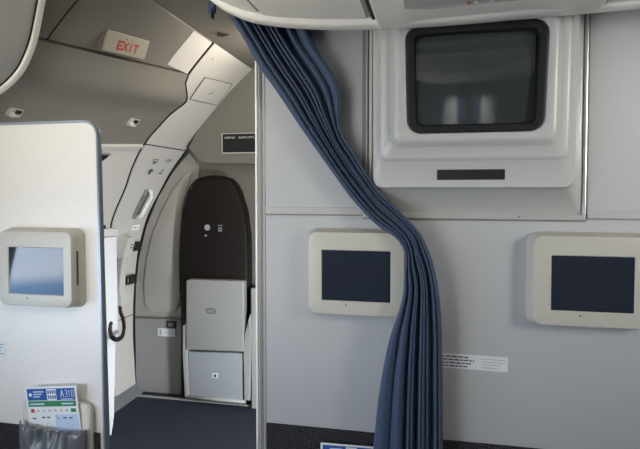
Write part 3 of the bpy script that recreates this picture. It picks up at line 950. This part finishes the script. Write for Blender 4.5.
lamp(14, 112, 'recessed eyeball lamp just above the left partition top', .8)

# pictogram placards
ICN = [(155.5, 161, 1.466, 2.735, 'upper left pictogram plate of the four on the arch'), (168, 160, 1.479, 2.868, 'upper right pictogram plate of the four on the arch'),
       (150, 171, 1.409, 2.753, 'lower left pictogram plate of the four on the arch'), (161, 171, 1.413, 2.875, 'lower right pictogram plate of the four on the arch')]
for k, (x, y, z, Y, lb_) in enumerate(ICN):
    n_ = nrm(z); a = Vector((0, 1, 0)); b = n_.cross(a).normalized()
    if b.z < 0: b = -b
    O = on(z, Y, .004) - a * .050 + b * .031
    PS = 1.22
    mk = [[(.016, .062, -.016, -.012, ink), (.016, .022, -.036, -.012, ink), (.056, .062, -.036, -.012, ink), (.030, .048, -.040, -.022, ink)],
          [(.018, .060, -.038, -.014, inkgrey), (.052, .066, -.030, -.018, ink)],
          [(.018, .062, -.026, -.018, ink), (.030, .048, -.042, -.010, ink), (.022, .028, -.038, -.012, ink)],
          [(.026, .054, -.040, -.034, ink), (.026, .032, -.040, -.014, ink), (.048, .054, -.040, -.014, ink), (.034, .046, -.020, -.010, inkgrey)]][k]
    plate('pictogram_plate', O, a, b, .100, .062, offwhite, lb_, 'pictogram', [(p_ * PS, q_ * PS, r_ * PS, s_ * PS, mm_) for p_, q_, r_, s_, mm_ in mk], .002, 'pictogram plates')
# recessed grab handle
t = thing('grab_handle', 'recessed grey grab handle in the arch below the pictograms', 'handle', on(1.2, 2.83))
zc = 1.215
zz = [1.13 + .175 * k / 10 for k in range(11)]
m = MB(); m.loft([[on(z, 2.80 + .05 * (1.3 - z), .004), on(z, 2.80 + .05 * (1.3 - z), .008), on(z, 2.865 + .05 * (1.3 - z), .008), on(z, 2.865 + .05 * (1.3 - z), .004)] for z in zz], recess, smooth=False); m.build('recess_plate', t)
m = MB(); m.loft([[on(z, 2.803 + .05 * (1.3 - z), .008), on(z, 2.803 + .05 * (1.3 - z), .010), on(z, 2.822 + .05 * (1.3 - z), .010), on(z, 2.822 + .05 * (1.3 - z), .008)] for z in zz[1:9]], trimdark, smooth=False); m.build('recess_shadow_gap', t)
m = MB(); m.tube([on(1.14, 2.845, .006), on(1.15, 2.845, .03)] + [on(1.165 + .115 * k / 6, 2.845, .038) for k in range(7)] + [on(1.295, 2.845, .03), on(1.305, 2.845, .006)], .013, white, 10); m.build('grip_bar', t)
# small white plate under the handle
a = Vector((0, 1, 0)); n_ = nrm(1.07); b = n_.cross(a).normalized()
if b.z < 0: b = -b
plate('placard', on(1.07, 2.89, .004) - a * .045 + b * .018, a, b, .085, .036, white, 'small white plate on the arch below the grab handle', 'sticker', [(.015, .05, -.02, -.014, inkgrey)], .002)
# black clips on the arch edge
for (z, Y, lb_) in ((.952, 2.905, 'black clip on the arch edge beside the handset cradle'), (.745, 2.91, 'black clip on the arch edge below the handset cradle')):
    p = on(z, Y, .004); 
    t = thing('clip', lb_, 'clip', p, 'black clips on the arch')
    m = MB(); m.box(p.x - .006, p.x + .034, Y - .055, Y + .045, z - .030, z + .026, black, .006); m.build('body', t)
    m = MB(); m.box(p.x + .034, p.x + .042, Y - .035, Y + .02, z - .016, z + .014, black, .002); m.build('tongue', t)
# dark pull in the door
p = on(1.445, 2.26)
t = thing('door_pull', 'dark recessed pull in the door just right of the partition corner', 'handle', p)
m = MB(); m.prism([on(1.475, 2.20, .001), on(1.478, 2.285, .001), on(1.462, 2.285, .001), on(1.41, 2.225, .001), on(1.40, 2.20, .001)], (.006, 0, -.002), black); m.build('recess', t)
m = MB(); m.prism([on(1.477, 2.20, .006), on(1.481, 2.29, .006), on(1.475, 2.29, .006), on(1.471, 2.20, .006)], (.006, 0, -.002), alum); m.build('lip', t)

# white column beside the door
t = thing('equipment_column', 'narrow white boxed column beside the partition with handset at its right', 'column', (-1.66, 2.48, 0))
foot = lambda e, z: [(-1.633 + e, 2.37 - e, z), (-1.612 + e, 2.462 + e, z), (-1.77, 2.462 + e, z), (-1.77, 2.37 - e, z)]
m = MB(); m.prism(foot(0, .49), (0, 0, .565), colwhite, .006); m.build('upper_cover', t, smooth_angle=40)
m = MB(); m.prism(foot(.005, 1.058), (0, 0, .040), offwhite, .006); m.build('cap', t, smooth_angle=40)
m = MB(); m.box(-1.70, -1.655, 2.40, 2.43, 1.097, 1.115, black, .003); m.build('cap_socket', t)
m = MB(); m.loft([foot(-.03, .035), foot(-.02, .10), foot(-.012, .487)], colwhite, smooth=False)
for v in m.bm.verts:
    if v.co.z < .05 and v.co.y > 2.4: v.co.z = 0
m.build('lower_cover', t)
# intercom handset
t = thing('intercom_handset', 'cream intercom handset in a wall cradle with curly black cord', 'telephone', (-1.79, 2.78, .9))
def bent(z, Y, w, d, off=.004):
    a = Vector((0, 1, 0)); n_ = nrm(z); p = on(z, Y, off)
    return [p - a * w / 2, p + a * w / 2, p + a * w / 2 + n_ * d, p - a * w / 2 + n_ * d]
m = MB(); m.loft([bent(z, 2.765, .085 + e, .065 + e * .3) for z, e in ((.905, -.02), (.91, 0), (.97, 0), (1.03, 0), (1.037, -.02))], offwhite, smooth=False); cr = m.build('cradle', t)
p = on(.985, 2.80, .054); n_ = nrm(.985)
for q in range(2):
    m = MB(); m.loft([[on(.990 - .018 * q + dz, Y, off) for dz, off in ((0, .064), (.007, .064), (.007, .071), (0, .071))] for Y in (2.77, 2.80)], trimdark, smooth=False); m.build('cradle_slot', cr)
m = MB(); m.loft([bent(z, 2.79, w_, d_, .012) for z, w_, d_ in ((.60, .05, .03), (.615, .085, .055), (.66, .09, .055), (.70, .06, .03), (.80, .055, .028), (.88, .06, .03), (.915, .08, .04))], offwhite); m.build('receiver', t, smooth_angle=50)
m = MB(); m.tube([on(z, 2.735, .012 + .006 * math.sin((z - .7) * 18)) for z in [.70 + .02 * k for k in range(11)]], .014, black, 8); m.build('dark_grip', t)
pts = []
ctrl = [on(.61, 2.79, .035), at(120.5, 312, 2.70), at(123, 319, 2.6), at(124, 328, 2.5), at(122, 336.5, 2.40), at(117, 339.5, 2.36), at(112, 337, 2.345), at(110, 330, 2.345), at(111, 323, 2.35)]
sp_ = smooth_path(ctrl, 320)
for k, p in enumerate(sp_):
    a = k * 1.0
    pts.append(p + Vector((.3 * math.cos(a), math.cos(a) * .7, math.sin(a))) * .010)
m = MB(); m.tube(pts, .0042, black, 6); m.build('coiled_cord', t)

# ------------------------------------------------------------------ SEATS OF THE CABIN BEHIND (seen only mirrored in the screens)
for (x, yy, lb_) in ((-.09, -.75, 'left one of the two navy seats behind, pale cover down its backrest'), (.52, -.75, 'right one of the two navy seats behind, pale cover down its backrest')):
    t = thing('passenger_seat', lb_, 'seat', (x, yy, 0), 'cabin seats')
    m = MB(); m.box(x - .24, x + .24, yy - .12, yy + .02, .4, 1.47, seatcloth, .05); m.build('backrest', t)
    m = MB(); m.box(x - .24, x + .24, yy, yy + .44, .32, .46, seatcloth, .04); m.build('cushion', t)
    m = MB(); m.box(x - .11, x + .11, yy - .13, yy + .026, .86, 1.476, headcloth, .01); m.build('headrest_cover', t)
    for sx_ in (-.2, .2):
        for sy in (.02, .4):
            m = MB(); m.box(x + sx_ - .02, x + sx_ + .02, yy + sy - .02, yy + sy + .02, 0, .34, alum); m.build('leg', t)
    m = MB(); m.box(x + .245, x + .30, yy - .10, yy + .38, .32, .66, seatcloth, .015); m.build('armrest', t)
SC.cycles.use_denoising = True
